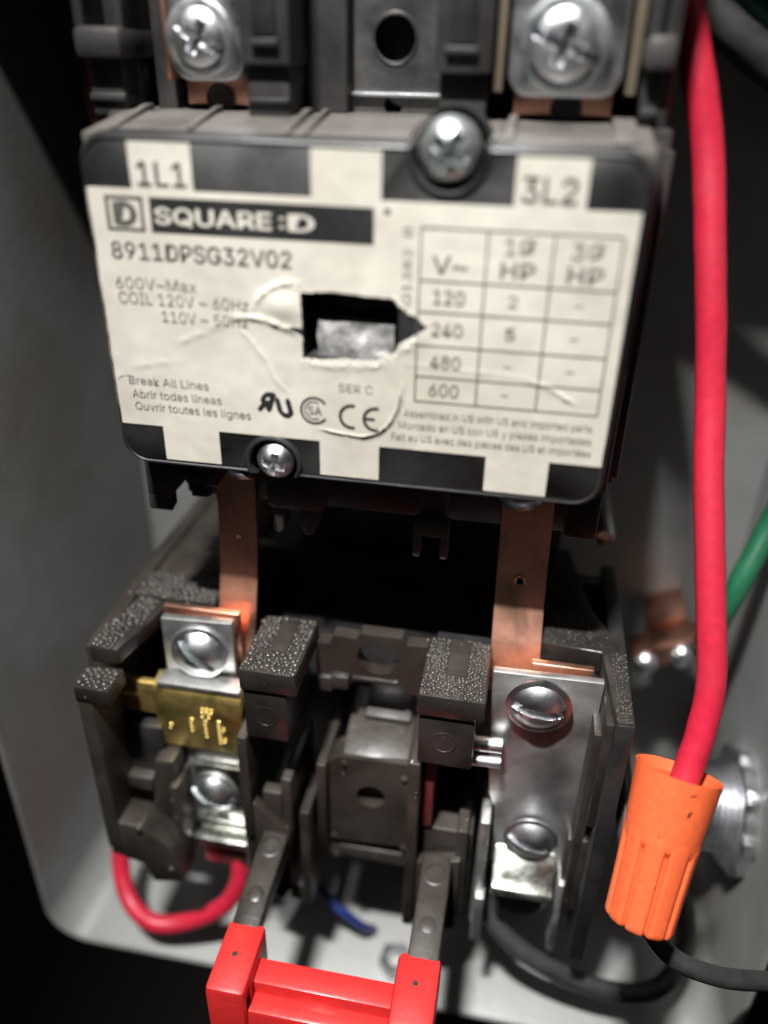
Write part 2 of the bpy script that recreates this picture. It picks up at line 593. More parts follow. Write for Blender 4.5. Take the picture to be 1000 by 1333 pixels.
# ramped shoulder between cover and terminals, with its moulded rails
g = G()
g.prism([(1.2, 39), (1.2, T - 0.1), (12, 43.3), (24, 43.6), (24, 39)], 'x', -32.2, 6.0, 0.3)
g.prism([(1.2, 39), (1.2, T - 0.1), (12, 43.3), (24, 43.6), (24, 39)], 'x', 15.7, 32.6, 0.3)
g.prism([(5.4, 36), (5.4, T), (12, 43.3), (24, 43.6), (24, 36)], 'x', 6.0, 15.7, 0.1)
g.obj('top_shoulder', 'dusty', con)
for x, w_ in ((-29.5, 0.9), (-20, 0.6), (-8.6, 0.9), (-6.2, 0.6), (16.4, 1.0), (28.2, 2.6)):
    G().prism([(3, T + 0.1), (3, T + 0.6), (12.5, 44.1), (14, 44.1), (14, 42)], 'x', x, x + w_, 0.15).obj('rail', 'dusty', con)

# main body behind the cover
g = G()
g.box(-34.4, 35.2, 12, 60, -2.5, 43.2, 0.6)
g.box(-33.2, 33.8, 6, 12.2, -1.2, 42.0, 0.5)
g.box(32.6, 34.2, 12.5, 20, 40, 74, 0.4)
g.box(32.9, 35.6, 11, 20, -1, 41, 0.4)
g.obj('body', 'body', con)
# upper terminal deck
g = G()
g.box(-35, 35, 26, 60, 43, 74, 0.5)
g.box(-29.4, -26.6, 17, 30, 43, 74, 0.4)
g.box(-31.5, -29.2, 21, 30, 43, 74, 0.3)
g.obj('terminal_deck', 'body', con)


def hook_post(x0, x1, y, mirror=False):
    g = G()
    g.box(x0 + 0.4, x1 - 0.6, y + 2.2, y + 16, 42.5, 49.6, 0.35)
    g.box(x0, x1 + 0.6, y, y + 14, 48.9, 52.4, 0.8)
    g.box(x0 + 0.1, x0 + 1.5, y + 0.6, y + 14, 52, 74, 0.5)
    g.box(x1 - 0.9, x1 + 0.3, y + 2, y + 14, 52, 74, 0.4)
    g.box(x0 + 0.2, x1, y + 6, y + 14, 52, 74, 0.4)
    g.box(x0 + 0.4, x1 - 0.4, y + 1.6, y + 5, 44.2, 45.2, 0.3)
    return g.obj('barrier_post', 'body', con)


hook_post(-37.0, -31.4, 11)
hook_post(30.6, 33.4, 10)
# barrier left of the centre pole
g = G()
g.box(-15.6, -9.3, 10, 28, 48.6, 74, 0.5)
g.box(-15.2, -9.8, 11.2, 28, 42.6, 48.9, 0.35)
g.box(-15.0, -9.9, 10.6, 12, 44.6, 45.2, 0.2)
g.box(-9.6, -4.2, 17.5, 30, 43.4, 74, 0.5)
g.box(-13.9, -10.6, 9.2, 11, 50.6, 51.4, 0.2)
g.obj('pole_barrier', 'body', con)
G().box(-13.7, -10.9, 9.6, 10.6, 51.6, 74, 0.15).obj('slot_shade', 'black', con)  # raised black strip standing in for the shade of a recess
# barrier right of the centre pole
g = G()
g.box(7.5, 13.9, 11.2, 28, 48.2, 74, 0.5)
g.box(7.9, 13.5, 13.0, 28, 42.6, 48.9, 0.35)
g.box(8.6, 12.4, 10.4, 12, 50.2, 51.0, 0.2)
g.obj('pole_barrier', 'body', con)
G().box(9.0, 12.0, 10.8, 11.6, 51.2, 74, 0.15).obj('slot_shade', 'black', con)  # black strip on the face, again for a recess in shade
# centre pole plate with its holes
g = G()
g.plate(rounded(-5.6, 8.2, 43.4, 74, 0.5, 3), [circle(1.3, 51.8, 2.65), circle(1.2, 44.4, 1.2, 20)], 'y', 20, 21)
cp = g.obj('pole_plate', 'pole_steel', con, 30)
G().tube([(1.3 + 2.72 * math.cos(a), 19.95, 51.8 + 2.72 * math.sin(a)) for a in [2 * math.pi * i / 32 for i in range(33)]], 0.2, 8, 1, caps=False).obj('hole_rim', 'pole_steel', cp)
G().box(-4.6, 7.4, 19.2, 20.1, 45.35, 45.8, 0.15).obj('plate_lip', 'zinc', cp)
G().box(-8, 10, 24, 25, 42, 74, 0).obj('hole_shadow_box', 'black', con).name = 'dark_backing'  # black sheet behind the plate, standing in for the holes' shade


def top_terminal(cx, cz, x0, x1, zb, y, r, rot_):
    g = G()
    g.prism(rounded(x0, x1, zb, 74, 2.6, 6), 'y', y, y + 2.4, 0.5)
    cl = g.obj('terminal_clamp', 'zinc', con)
    screw('terminal_screw', 'zinc', (cx, y - 1.2, cz), r, con, drive='combo', rot=rot_, h=r * 0.55, washer=r * 1.36, wm='zinc_blue', dome=0.45)
    g = G()
    g.box(x0 + 0.8, x1 - 0.6, y + 2.6, y + 14, 43.9, zb + 0.9, 0.2)
    g.obj('contact_strip', 'copper', con)
    G().lathe([(1.9, 0.3), (1.5, 0.4), (1.1, 0.2), (1.0, 0)], ((x0 + x1) / 2 + 0.6, y + 2.4, 44.6), seg=24).obj('hole_shade', 'black', con)  # raised black disc standing in for the dark hole below the clamp


top_terminal(-21.6, 51.4, -26.3, -16.6, 46.6, 15.0, 3.15, 0.5)
top_terminal(21.9, 51.3, 15.7, 28.8, 45.9, 14.0, 3.7, 0.35)
for x in (14.1, 29.3):
    G().box(x, x + 1.1, 13.4, 26, 46.4, 74, 0.15).obj('guide_strip', 'tan', con)
G().box(-26.9, -26.4, 15, 26, 46.8, 74, 0.1).obj('guide_strip', 'copper', con)

# feet and latch fingers under the cover
def finger(x0, x1, y0, y1, ztop, zbot, prong=True, m='black', edge='body'):
    g = G()
    w = (x1 - x0)
    zt = zbot + min(4.2, (ztop - zbot) * 0.5)
    g.box(x0, x1, y0, y1, zt, ztop, 0.3)
    if prong:
        g.box(x0, x0 + w * 0.28, y0 + 0.2, y1 - 0.5, zbot, zt + 0.4, 0.25)
        g.box(x1 - w * 0.28, x1, y0 + 0.2, y1 - 0.5, zbot, zt + 0.4, 0.25)
    else:
        g.prism([(y0, zt + 0.4), (y0, zbot + 1.4), (y0 + 1.2, zbot), (y1, zbot), (y1, zt + 0.4)], 'x', x0, x0 + w * 0.55, 0.25)
    return g.obj('latch_finger', m, con)


g = G()
g.box(-33.0, -29.2, 6.5, 16, -9.0, -0.8, 0.35)
g.prism([(6.5, -8.8), (6.5, -11.2), (8, -12.2), (10, -11.6), (10, -8.8)], 'x', -33.0, -29.9, 0.25)
g.box(-28.4, -23.2, 10, 22, -8.4, -0.8, 0.4)
g.prism([(10, -8), (10, -10.4), (12, -11), (16, -8)], 'x', -27.6, -25, 0.25)
g.obj('mounting_foot', 'body', con)
g = G()
g.box(-13.6, -5.6, 6, 18, -8.6, -0.5, 0.4)
g.prism([(-13.8, -8), (-5.2, -8), (-5.2, -2), (-13.8, -2)], 'y', 5.6, 7, 0.3)
g.prism([(-13.3, -8.2), (-13.3, -12.4), (-12.4, -13.0), (-11.6, -12.2), (-10.9, -8.2)], 'y', 6.2, 9, 0.25)
g.prism([(-8.8, -8.2), (-9.0, -12.0), (-8.2, -12.9), (-7.0, -12.6), (-5.4, -8.2)], 'y', 6.2, 9, 0.25)
g.obj('latch_finger', 'dusty', con)  # paler material makes up for light the cover blocks here
g = G()
g.box(7.8, 13.0, 6.4, 9, -11.0, -8.6, 0.3)
g.box(7.8, 9.0, 6.4, 9, -14.6, -10.6, 0.3)
g.box(11.8, 13.0, 6.4, 9, -14.6, -10.6, 0.3)
g.box(8.4, 12.4, 7.5, 16, -9.8, -0.5, 0.3)
g.obj('latch_finger', 'dusty', con)  # paler material here too, so it shows in the cover's shade
g = G()
g.box(29.0, 33.4, 5.6, 18, -8.2, -0.6, 0.4)
g.obj('mounting_foot', 'body', con)
G().box(-30, 31, 14, 58, -12, -1, 0.4).obj('underside', 'black', con)
# lower terminal screws, half hidden by the cover
screw('lower_terminal_screw', 'dark_screw', (-19.6, 11.4, -3.6), 3.5, con, drive='slot', rot=0.9, h=2.0)
screw('lower_terminal_screw', 'dark_screw', (22.6, 11.4, -4.0), 3.6, con, drive='slot', rot=0.2, h=2.0)

# ------------------------------------------------------------------ the label
def seg_d(x, z, a, b):
    ax, az, bx, bz = *a, *b
    dx, dz = bx - ax, bz - az
    t = max(0, min(1, ((x - ax) * dx + (z - az) * dz) / (dx * dx + dz * dz)))
    return math.hypot(x - ax - t * dx, z - az - t * dz)


def poly_d(x, z, pts):
    return min(seg_d(x, z, pts[i], pts[i + 1]) for i in range(len(pts) - 1))


hole = [(-6.1, 25.0), (-2, 25.35), (2, 25.1), (5.0, 25.0), (6.3, 23.9), (7.9, 23.0), (9.4, 21.8), (7.8, 20.6), (6.1, 19.6), (5.4, 18.3),
        (3.4, 17.3), (-1, 17.2), (-3.5, 16.8), (-6.0, 16.9), (-6.0, 19.7), (-7.4, 20.25), (-8.3, 20.6), (-7.2, 20.75), (-6.0, 20.6)]
CREASES = [([(-15.5, 21.2), (-12.5, 21.6), (-9.0, 20.9), (-6.2, 19.7)], 0.36, 0.3),
           ([(-12.5, 22.0), (-10.8, 24.6), (-8.0, 26.0), (-6.0, 26.1)], 0.32, 0.26),
           ([(-14.6, 20.8), (-11, 16.5), (-9.6, 13.6), (-7.5, 11.8)], 0.32, 0.09),
           ([(-23, 17.2), (-18, 19.6), (-15, 21.2)], 0.45, 0.08),
           ([(-30, 13.6), (-26, 14.6), (-22, 15.2)], 0.45, 0.06),
           ([(6, 17.2), (15, 16.8), (22, 16.3), (28, 13.6)], 0.3, 0.05),
           ([(22, 16.3), (25, 15.2), (28, 13.6)], 0.26, 0.1),
           ([(-4.4, 7.5), (0, 7.0), (2.8, 7.1), (4.8, 8.6), (6.4, 11.6), (6.7, 14), (6.4, 16.9)], 0.2, 0.2),
           ([(-6, 16.2), (-2, 16.1), (2, 16.4), (5, 17.0)], 0.5, 0.16),
           ([(5.6, 18.2), (8, 20), (9.6, 21.6)], 0.7, 0.2)]


def smooth_path(P, n=6):
    P = [Vector(p) for p in P]
    E = [P[0] * 2 - P[1]] + P + [P[-1] * 2 - P[-2]]
    out = []
    for i in range(1, len(E) - 2):
        for k in range(n):
            t = k / n
            p0, p1, p2, p3 = E[i - 1:i + 3]
            out.append(tuple(0.5 * ((2 * p1) + (p2 - p0) * t + (2 * p0 - 5 * p1 + 4 * p2 - p3) * t * t + (3 * p1 - p0 - 3 * p2 + p3) * t ** 3)))
    return out + [tuple(P[-1])]


CREASES = [(smooth_path(p, 4), w, a) for p, w, a in CREASES]


def lift(x, z):
    h = 0.5 * math.exp(-(((x + 8.6) / 2.3) ** 2 + ((z - 23.2) / 1.7) ** 2))
    if -34 < x < 31 and 5 < z < 28:
        for pts, w, a in CREASES:
            d = poly_d(x, z, pts)
            if d < w * 3:
                e = min(math.hypot(x - pts[0][0], z - pts[0][1]), math.hypot(x - pts[-1][0], z - pts[-1][1]))
                wv = 0.75 + 0.7 * noise.noise(Vector((x * 0.9, z * 0.9, 7)))
                h += a * max(0.15, wv) * min(1, 0.12 + e / 2.2) * math.exp(-(d / w) ** 2)
    p = Vector((x, z, 0))
    h += 0.05 * (noise.noise(p * 0.22) + 0.6 * noise.noise(p * 0.6 + Vector((9, 3, 1))))
    return 0.14 + h


top_tabs = [(-26.05, -18.45), (-4.45, 3.6), (18.2, 25.9)]
bot_tabs = [(-25.85, -17.95), (-4.1, 3.8), (17.6, 25.5)]
ol = [(-31.9, 5.8)]
for a, b_ in bot_tabs:
    ol += [(a, 5.8), (a, 0.95), (b_, 0.95), (b_, 5.8)]
ol += [(31.9, 5.8), (31.8, 35.8)]
# the right tab of the top row runs under the screw collar free of it
for a, b_ in top_tabs[::-1]:
    ol += [(b_, 35.8), (b_, 40.9), (a, 40.9), (a, 35.8)]
ol += [(-31.9, 35.8)]
ol = densify(ol, 0.7)
hd = []
for p in densify(hole, 0.3):
    k = noise.noise(Vector((p[0] * 1.7, p[1] * 1.7, 4)))
    hd.append((p[0] + 0.16 * k, p[1] + 0.16 * noise.noise(Vector((p[0] * 1.9, p[1] * 1.9, 9)))))


def slit(path, w):
    P = [Vector(p) for p in path]
    L_, R_ = [], []
    for i, p in enumerate(P):
        d = (P[min(i + 1, len(P) - 1)] - P[max(i - 1, 0)]).normalized()
        k = 0.02 if i in (0, len(P) - 1) else w * (0.7 + 0.5 * noise.noise(Vector((p.x * 2, p.y * 2, 1))))
        L_.append((p.x - d.y * k, p.y + d.x * k))
        R_.append((p.x + d.y * k, p.y - d.x * k))
    return L_ + R_[::-1]


tears = [slit(smooth_path([(-3.9, 7.45), (-1, 7.1), (2.2, 7.05), (4.4, 8.3), (6.0, 10.9), (6.55, 13.4)]), 0.13),
         slit(smooth_path([(-31.4, 12.0), (-30.6, 12.5), (-29.6, 12.7)]), 0.09)]
pts = []
x = -31.5
while x < 31.6:
    z = 0.9
    while z < 40.8:
        px, pz = x + random.uniform(-.14, .14), z + random.uniform(-.14, .14)
        if inside((px, pz), ol) and not inside((px, pz), hd) and not any(inside((px, pz), t_) for t_ in tears):
            pts.append((px, pz))
        z += 0.44
    x += 0.44
for cp_, w_, a_ in CREASES:
    for p0, p1 in zip(cp_[:-1], cp_[1:]):
        p0, p1 = Vector(p0), Vector(p1)
        d = (p1 - p0)
        nrm = Vector((-d.y, d.x)).normalized()
        k = max(2, int(d.length / 0.25))
        for i in range(k):
            for q in (-2, -1.3, -0.7, -0.3, 0, 0.3, 0.7, 1.3, 2):
                c = p0 + d * (i / k) + nrm * q * w_
                c = (c.x, c.y)
                if inside(c, ol) and not inside(c, hd) and not any(inside(c, t_) for t_ in tears):
                    pts.append(c)
v2, tr = fill(ol, [hd] + tears, pts)
g = G().add([(p[0], -lift(*p), p[1]) for p in v2], tr)
lab = g.obj('rating_label', 'label', con, 60)
g = G()
for lp, d in ((ol, 0.3), (hd, 0.12)):         # paper thickness at the cut edges
    k = len(lp)
    g.add([(p[0], -lift(*p), p[1]) for p in lp] + [(p[0], -lift(*p) + d, p[1]) for p in lp], [(i, (i + 1) % k, k + (i + 1) % k, k + i) for i in range(k)])
g.obj('label_edge', 'torn', lab, 60)
# white paper fibres along the tear
g = G()
for path, w0, nn in (([(-6.1, 16.5), (-3, 16.3), (0, 16.5), (3.2, 16.7), (5.2, 17.6)], 0.35, 22), ([(5.5, 18.0), (7.2, 19.3), (9.3, 21.4)], 0.4, 14),
                     ([(5.2, 25.1), (7, 23.7), (9.2, 22.3)], 0.25, 16), ([(-8, 25.9), (-6.3, 25.7)], 0.25, 8)):
    for i in range(nn):
        t = random.random() * (len(path) - 1)
        k = int(t)
        a = Vector(path[k]).lerp(Vector(path[k + 1]), t - k)
        x, z = a.x + random.gauss(0, w0 * 0.35), a.y + random.gauss(0, w0 * 0.35)
        s = random.uniform(0.1, 0.36)
        y = -lift(x, z) - 0.02
        an = random.uniform(0, 6.28)
        vs = [(x + s * (1.6 if q % 2 else 0.8) * math.cos(an + q * 1.257), y - random.uniform(-0.05, 0.1), z + s * 0.7 * math.sin(an + q * 1.257)) for q in range(5)]
        vs.append((x, y + 0.12, z))
        g.add(vs, [(0, 1, 2), (0, 2, 3), (0, 3, 4), (0, 5, 1), (1, 5, 2), (2, 5, 3), (3, 5, 4), (4, 5, 0)])
o = g.obj('torn_fringe', 'torn', lab, 80, merge=False)
o['kind'] = 'stuff'

_cap = None
FONT = None
try:                                     # the sans face that ships inside Blender
    import os
    FONT = bpy.data.fonts.load(os.path.join(bpy.utils.system_resource('DATAFILES', path='fonts'), 'Inter.woff2'))
except Exception:
    FONT = None


def text_mesh(body, bold=0.0, shear=0.0, spacing=1.0):
    cu = bpy.data.curves.new('txt', 'FONT')
    cu.body = body
    cu.size = 1.0
    if FONT:
        cu.font = FONT
    cu.shear = shear
    cu.space_character = spacing
    cu.resolution_u = 3
    ob = bpy.data.objects.new('txt', cu)
    COL.objects.link(ob)
    bpy.context.view_layer.update()
    me = bpy.data.meshes.new_from_object(ob.evaluated_get(bpy.context.evaluated_depsgraph_get()))
    vs = [v.co.copy() for v in me.vertices]
    fs = [tuple(p.vertices) for p in me.polygons]
    n = len(vs)
    if bold > 0.008:                     # heavier stroke: the outline printed again a hair to each side
        v0, f0 = list(vs), list(fs)
        for k, (dx, dy) in enumerate(((bold, 0), (-bold, 0), (0, bold), (0, -bold))):
            fs += [tuple(i + n * (k + 1) for i in q) for q in f0]
            vs += [v + Vector((dx, dy, -0.002 * (k + 1))) for v in v0]
    bpy.data.objects.remove(ob)
    bpy.data.curves.remove(cu)
    bpy.data.meshes.remove(me)
    return vs, fs


def text(body, x0, x1, z0, cap, m='ink', bold=0.012, name='lettering', off=0.045, rot=False, shear=0.0, mirror=False, spacing=1.0, parent=None, z1=None):
    """print line of capital height cap on the label, from x0 to x1 (or up from z0 to z1 when rot)"""
    global _cap
    if _cap is None:
        hv, _ = text_mesh('H')
        _cap = max(v.y for v in hv) - min(v.y for v in hv)
    vs, fs = text_mesh(body, bold, shear, spacing)
    lo, hi = min(v.x for v in vs), max(v.x for v in vs)
    k = cap / _cap
    g = G()
    out = []
    for v in vs:
        u = (v.x - lo) / (hi - lo)
        if mirror:
            u = 1 - u
        w = v.y * k
        if rot:
            X, Z = x0 - w, z0 + u * (z1 - z0)
        else:
            X, Z = x0 + u * (x1 - x0), z0 + w
        out.append((X, -lift(X, Z) - off - v.z, Z))
    g.add(out, fs)
    return g.obj(name, m, parent or lab, 0, merge=False, recalc=False)


def strip(x0, x1, z0, z1, m='ink', name='print_line', off=0.028, g=None, parent=None):
    own = g is None
    g = g or G()
    nx, nz = max(1, int((x1 - x0) / 0.5)), max(1, int((z1 - z0) / 0.5))
    vs = [(x0 + (x1 - x0) * i / nx, 0, z0 + (z1 - z0) * j / nz) for j in range(nz + 1) for i in range(nx + 1)]
    vs = [(a, -lift(a, c) - off, c) for a, _, c in vs]
    fs = [(j * (nx + 1) + i, j * (nx + 1) + i + 1, (j + 1) * (nx + 1) + i + 1, (j + 1) * (nx + 1) + i) for j in range(nz) for i in range(nx)]
    g.add(vs, fs)
    return g.obj(name, m, parent or lab, 0, merge=False, recalc=False) if own else g


text('1L1', -25.2, -19.2, 36.2, 2.6, 'ink', 0.012)
text('3L2', 18.9, 24.9, 36.3, 2.6, 'ink', 0.012)
# emblem and name bar
g = G()
for a in ((-29.7, -24.9, 34.6, 35.0), (-29.7, -24.9, 31.0, 31.4), (-29.7, -29.25, 31.4, 34.6), (-25.35, -24.9, 31.4, 34.6)):
    strip(*a, g=g)
g.obj('emblem_frame', 'ink', lab, 0, merge=False, recalc=False)
text('D', -28.8, -25.8, 31.75, 2.5, 'ink', 0.04, name='emblem_letter')
strip(-24.1, 2.8, 31.0, 35.0, 'ink_black', 'name_bar')
text('SQUARE', -23.6, -9.2, 32.05, 1.8, 'label', 0.022, off=0.07, name='bar_lettering')
text('D', -7.3, -4.1, 32.05, 1.8, 'label', 0.022, off=0.07, name='bar_lettering')
strip(-8.3, -7.75, 32.25, 32.55, 'label', 'bar_dash', off=0.07)
strip(-8.3, -7.75, 33.2, 33.5, 'label', 'bar_dash', off=0.07)
text('®', 3.9, 4.7, 34.2, 0.8, 'ink', 0.02)
text('8911DPSG32V02', -29.7, -7.0, 27.75, 1.95, 'ink', 0.012)
text('600V~Max', -29.7, -19.2, 24.1, 1.45, 'ink_faded', 0.006)
text('COIL 120V ~ 60Hz', -29.6, -12.7, 22.25, 1.45, 'ink_faded', 0.006)
text('110V ~ 50Hz', -24.1, -12.9, 20.2, 1.4, 'ink_faded', 0.006)
text('Break All Lines', -29.8, -18.8, 11.55, 1.1, 'ink_faded', 0.004)
text('Abrir todas líneas', -29.6, -17.2, 9.7, 1.1, 'ink_faded', 0.004)
text('Ouvrir toutes les lignes', -29.4, -13.3, 7.95, 1.1, 'ink_faded', 0.004)
text('SER C', -1.5, 2.9, 12.9, 1.05, 'ink_faded', 0.0)
text('G1382  B', 7.3, None, 24.4, 1.05, 'ink_faded', 0.0, rot=True, z1=33.2)
# approval marks: reversed R with slanted U, ringed SA, and CE
text('R', -12.4, -9.7, 9.5, 2.3, 'ink_black', 0.05, name='approval_mark', mirror=True, shear=-0.35)
text('U', -10.0, -7.5, 8.9, 2.3, 'ink_black', 0.05, name='approval_mark', shear=-0.25)


def ring(cx, cz, r, w, a0, a1, name='approval_mark', m='ink_black', g=None):
    own = g is None
    g = g or G()
    n = 28
    vs, fs = [], []
    for i in range(n + 1):
        a = math.radians(a0 + (a1 - a0) * i / n)
        for q in (r - w / 2, r + w / 2):
            X, Z = cx + q * math.cos(a), cz + q * math.sin(a)
            vs.append((X, -lift(X, Z) - 0.035, Z))
    for i in range(n):
        fs.append((2 * i, 2 * i + 1, 2 * i + 3, 2 * i + 2))
    g.add(vs, fs)
    return g.obj(name, m, lab, 0, merge=False, recalc=False) if own else g


ring(-4.7, 10.0, 1.75, 0.32, 35, 325)
ring(-4.75, 10.0, 1.2, 0.2, 60, 300, m='ink')
text('SA', -5.6, -3.7, 9.45, 1.15, 'ink', 0.01, name='approval_mark')
ring(0.2, 9.6, 1.5, 0.42, 75, 285)
g = G()
ring(3.3, 9.5, 1.5, 0.42, 75, 285, g=g)
strip(2.0, 3.2, 9.3, 9.7, g=g)
g.obj('approval_mark', 'ink_black', lab, 0, merge=False, recalc=False)
# rating table
xs, zs = [8.2, 15.75, 23.05, 30.4], [33.2, 27.35, 23.7, 19.65, 15.75, 12.5]
g = G()
for x in xs:
    strip(x - 0.1, x + 0.1, zs[-1], zs[0], g=g)
for z in zs:
    strip(xs[0], xs[-1], z - 0.1, z + 0.1, g=g, off=0.031)
g.obj('table_grid', 'ink', lab, 0, merge=False, recalc=False)
text('V~', 9.6, 13.7, 28.2, 2.0, 'ink_faded', 0.014)
text('1Ø', 17.7, 21.1, 30.7, 1.8, 'ink_faded', 0.0)
text('HP', 17.4, 21.3, 28.1, 1.8, 'ink_faded', 0.014)
text('3Ø', 25.0, 28.6, 30.6, 1.8, 'ink_faded', 0.0)
text('HP', 24.8, 28.8, 28.0, 1.8, 'ink_faded', 0.014)
for i, t in enumerate(('120', '240', '480', '600')):
    text(t, 9.9, 13.6, (zs[i + 1] + zs[i + 2]) / 2 - 0.8, 1.6, 'ink_faded', 0.012)
text('2', 18.6, 19.7, 24.8, 1.4, 'ink_faded', 0.0)
text('5', 18.6, 19.7, 21.0, 1.4, 'ink', 0.01)
for c, r_ in ((1, 2), (1, 3), (2, 0), (2, 1), (2, 2), (2, 3)):
    cx = (xs[c] + xs[c + 1]) / 2 - 0.2
    cz = (zs[r_ + 1] + zs[r_ + 2]) / 2
    strip(cx - 0.45, cx + 0.45, cz - 0.1, cz + 0.08, 'ink_faded', 'table_dash')
text('Assembled in US with US and imported parts', 6.9, 30.1, 10.35, 0.95, 'ink_faded', 0.004)
text('Montado en US con US y piezas importadas', 6.3, 30.2, 8.65, 0.95, 'ink_faded', 0.004)
text('Fait au US avec des pièces des US et importées', 5.4, 30.4, 7.0, 0.95, 'ink_faded', 0.004)

# ================================================================== OVERLOAD RELAY
rel = thing('overload_relay', (1, 30, -84), 'dark brown plastic overload relay with heater strips, below the labelled contactor', 'relay')


def grit(x0, x1, y0, y1, z, n, parent, rmin=0.3, rmax=0.6, skip=None):
    """moulded pebble grain on an upward face"""
    g = G()
    bm0 = bmesh.new()
    bmesh.ops.create_icosphere(bm0, subdivisions=2, radius=1)
    tv = [v.co.copy() for v in bm0.verts]
    tf = [tuple(v.index for v in f.verts) for f in bm0.faces]
    bm0.free()
    placed = []
    tries = 0
    while len(placed) < n and tries < n * 14:
        tries += 1
        x, y = random.uniform(x0, x1), random.uniform(y0, y1)
        r = random.uniform(rmin, rmax)
        if skip and skip[0] < x < skip[1] and skip[2] < y < skip[3]:
            continue
        if any((x - a) ** 2 + (y - b) ** 2 < (0.82 * (r + c)) ** 2 for a, b, c in placed):
            continue
        placed.append((x, y, r))
        sx, sy, sz = r * random.uniform(0.9, 1.25), r * random.uniform(0.9, 1.25), r * random.uniform(0.75, 1.05)
        g.add([(x + v.x * sx, y + v.y * sy, z + v.z * sz) for v in tv], tf)
    o = g.obj('moulded_grain', 'grit', parent, 80, merge=False, recalc=False)
    o['kind'] = 'stuff'
    return o


# --- shell
G().box(-37, 40, 30, 33, -84, -31, 0.4).obj('rear_wall', 'relay', rel)
g = G()
g.prism([(-8, -73), (-8, -36.2), (-3.2, -36.2), (-3.2, -31.8), (12, -30.4), (50, -30.4), (50, -80), (2, -80)], 'x', -42.2, -39.6, 0.35)
sideL = g.obj('side_wall', 'relay_dusty', rel)
g = G()
g.box(-42.35, -36.4, -8.15, -2.6, -39.2, -36.0, 0.4)
g.obj('side_ledge', 'relay', rel)
grit(-41.9, -36.8, -7.6, -3.4, -36.0, 110, rel)
g = G()
g.prism([(-41.4, -3.4), (-36.6, -3.4), (-33.4, 10.5), (-41.4, 10.5)], 'z', -34.6, -31.6, 0.4)
g.obj('side_ledge', 'relay', rel)
grit(-41.0, -37.2, -3.0, 3.5, -31.6, 170, rel)
grit(-41.0, -35.6, 3.5, 10.2, -31.6, 220, rel)
G().box(-41.2, -25.6, 10.2, 17.5, -35.5, -30.9, 0.4).obj('top_ledge', 'relay', rel)
grit(-40.9, -26, 10.4, 17.2, -30.9, 520, rel)
G().box(-40.6, -25.6, 17.2, 52, -36, -31.2, 0.5).obj('rear_deck', 'relay_dusty', rel)

# right side wall with chamfered rear corner
g = G()
g.prism([(-6.8, -83), (-6.8, -29.6), (8.5, -29.6), (16, -29.9), (36, -30.5), (36, -82)], 'x', 38.9, 41.4, 0.35)
g.obj('side_wall', 'black', rel)
g = G()
g.prism([(38.9, -6.6), (41.2, -6.6), (41.2, 9), (36.4, 20), (33, 38), (28, 38), (28.4, 9.2), (37.6, 8.6)], 'z', -33.5, -29.3, 0.35)
g.obj('top_ledge', 'relay', rel)
grit(39.0, 41.1, -6.4, 8.5, -29.3, 150, rel, 0.1, 0.22)
grit(29, 37.6, 9.4, 17.5, -29.3, 160, rel, 0.08, 0.2)
g = G()
g.box(36.7, 38.3, -3.5, 12, -76, -35, 0.3)
g.box(37.7, 39.2, -5.5, 8, -52, -31, 0.3)
g.box(36.2, 37.4, -1.5, 6, -84, -60, 0.25)
g.box(38.0, 39.0, -4, 6, -74, -57, 0.25)
g.obj('inner_rib', 'relay_dusty', rel)

G().box(-17, 31, 33, 36, -44, -3, 0.4).obj('dark_gap_plate', 'black', rel)  # black plate added to keep the gap behind the straps dark
# --- the two front blocks with sprue marks and grained tops
for (x0, x1, cx, sk) in ((-16.2, -7.2, -12.4, (-13.0, -10.0, -0.5, 8.0)), (11.0, 20.9, 15.2, (14.4, 17.8, -0.5, 8.0))):
    g = G()
    g.box(x0, x1, -5.4, 8.5, -34.4, -30.3, 0.45)
    g.box(x0 + 0.3, x1 - (1.7 if x0 < 0 else 1.2), -4.9, 8.5, -44.4, -33.8, 0.4)
    blk = g.obj('front_block', 'relay', rel)
    G().lathe([(1.95, 0.12), (1.85, 0.2), (1.72, 0.06), (0, 0.06)], (cx, -4.85, -39.4), seg=30).obj('sprue_mark', 'relay', blk)
    grit(x0 + 0.4, x1 - 0.4, -5.0, 8.2, -30.35, 260 if x0 < 0 else 420, blk, *((0.2, 0.56) if x0 < 0 else (0.12, 0.36)), skip=sk)
    G().box(sk[0] + 0.15, sk[1] - 0.15, sk[2] + 0.3, sk[3], -30.5, -30.12, 0.12).obj('smooth_pad', 'relay_dusty', blk)

# --- centre frame with round opening
g = G()
fr = [(-7.2, -42.0), (-5.0, -42.2), (-3.6, -40.6), (-1.4, -40.6), (-1.2, -39.2), (6.6, -39.2), (7.6, -40.8), (9.4, -41.4), (10.9, -44), (10.9, -31.2), (7.6, -31.4),
      (6.8, -30.2), (0.2, -30.2), (-0.6, -31.4), (-4.4, -31.2), (-4.9, -33), (-7.2, -33)]
g.plate(fr, [circle(3.0, -34.6, 3.4, 30)], 'y', 6.5, 9)
g.box(-4.6, -1.6, 5.2, 8, -41.2, -38.6, 0.35)
g.box(-7.0, -4.4, 5.6, 8, -42.4, -39.4, 0.35)
g.box(-1.2, 6.6, 5.9, 7.2, -39.6, -38.8, 0.25)
g.obj('centre_frame', 'relay_dusty', rel, 40)
G().box(-16, 20, 16, 18, -60, -36, 0.3).obj('dark_backing', 'black', rel)

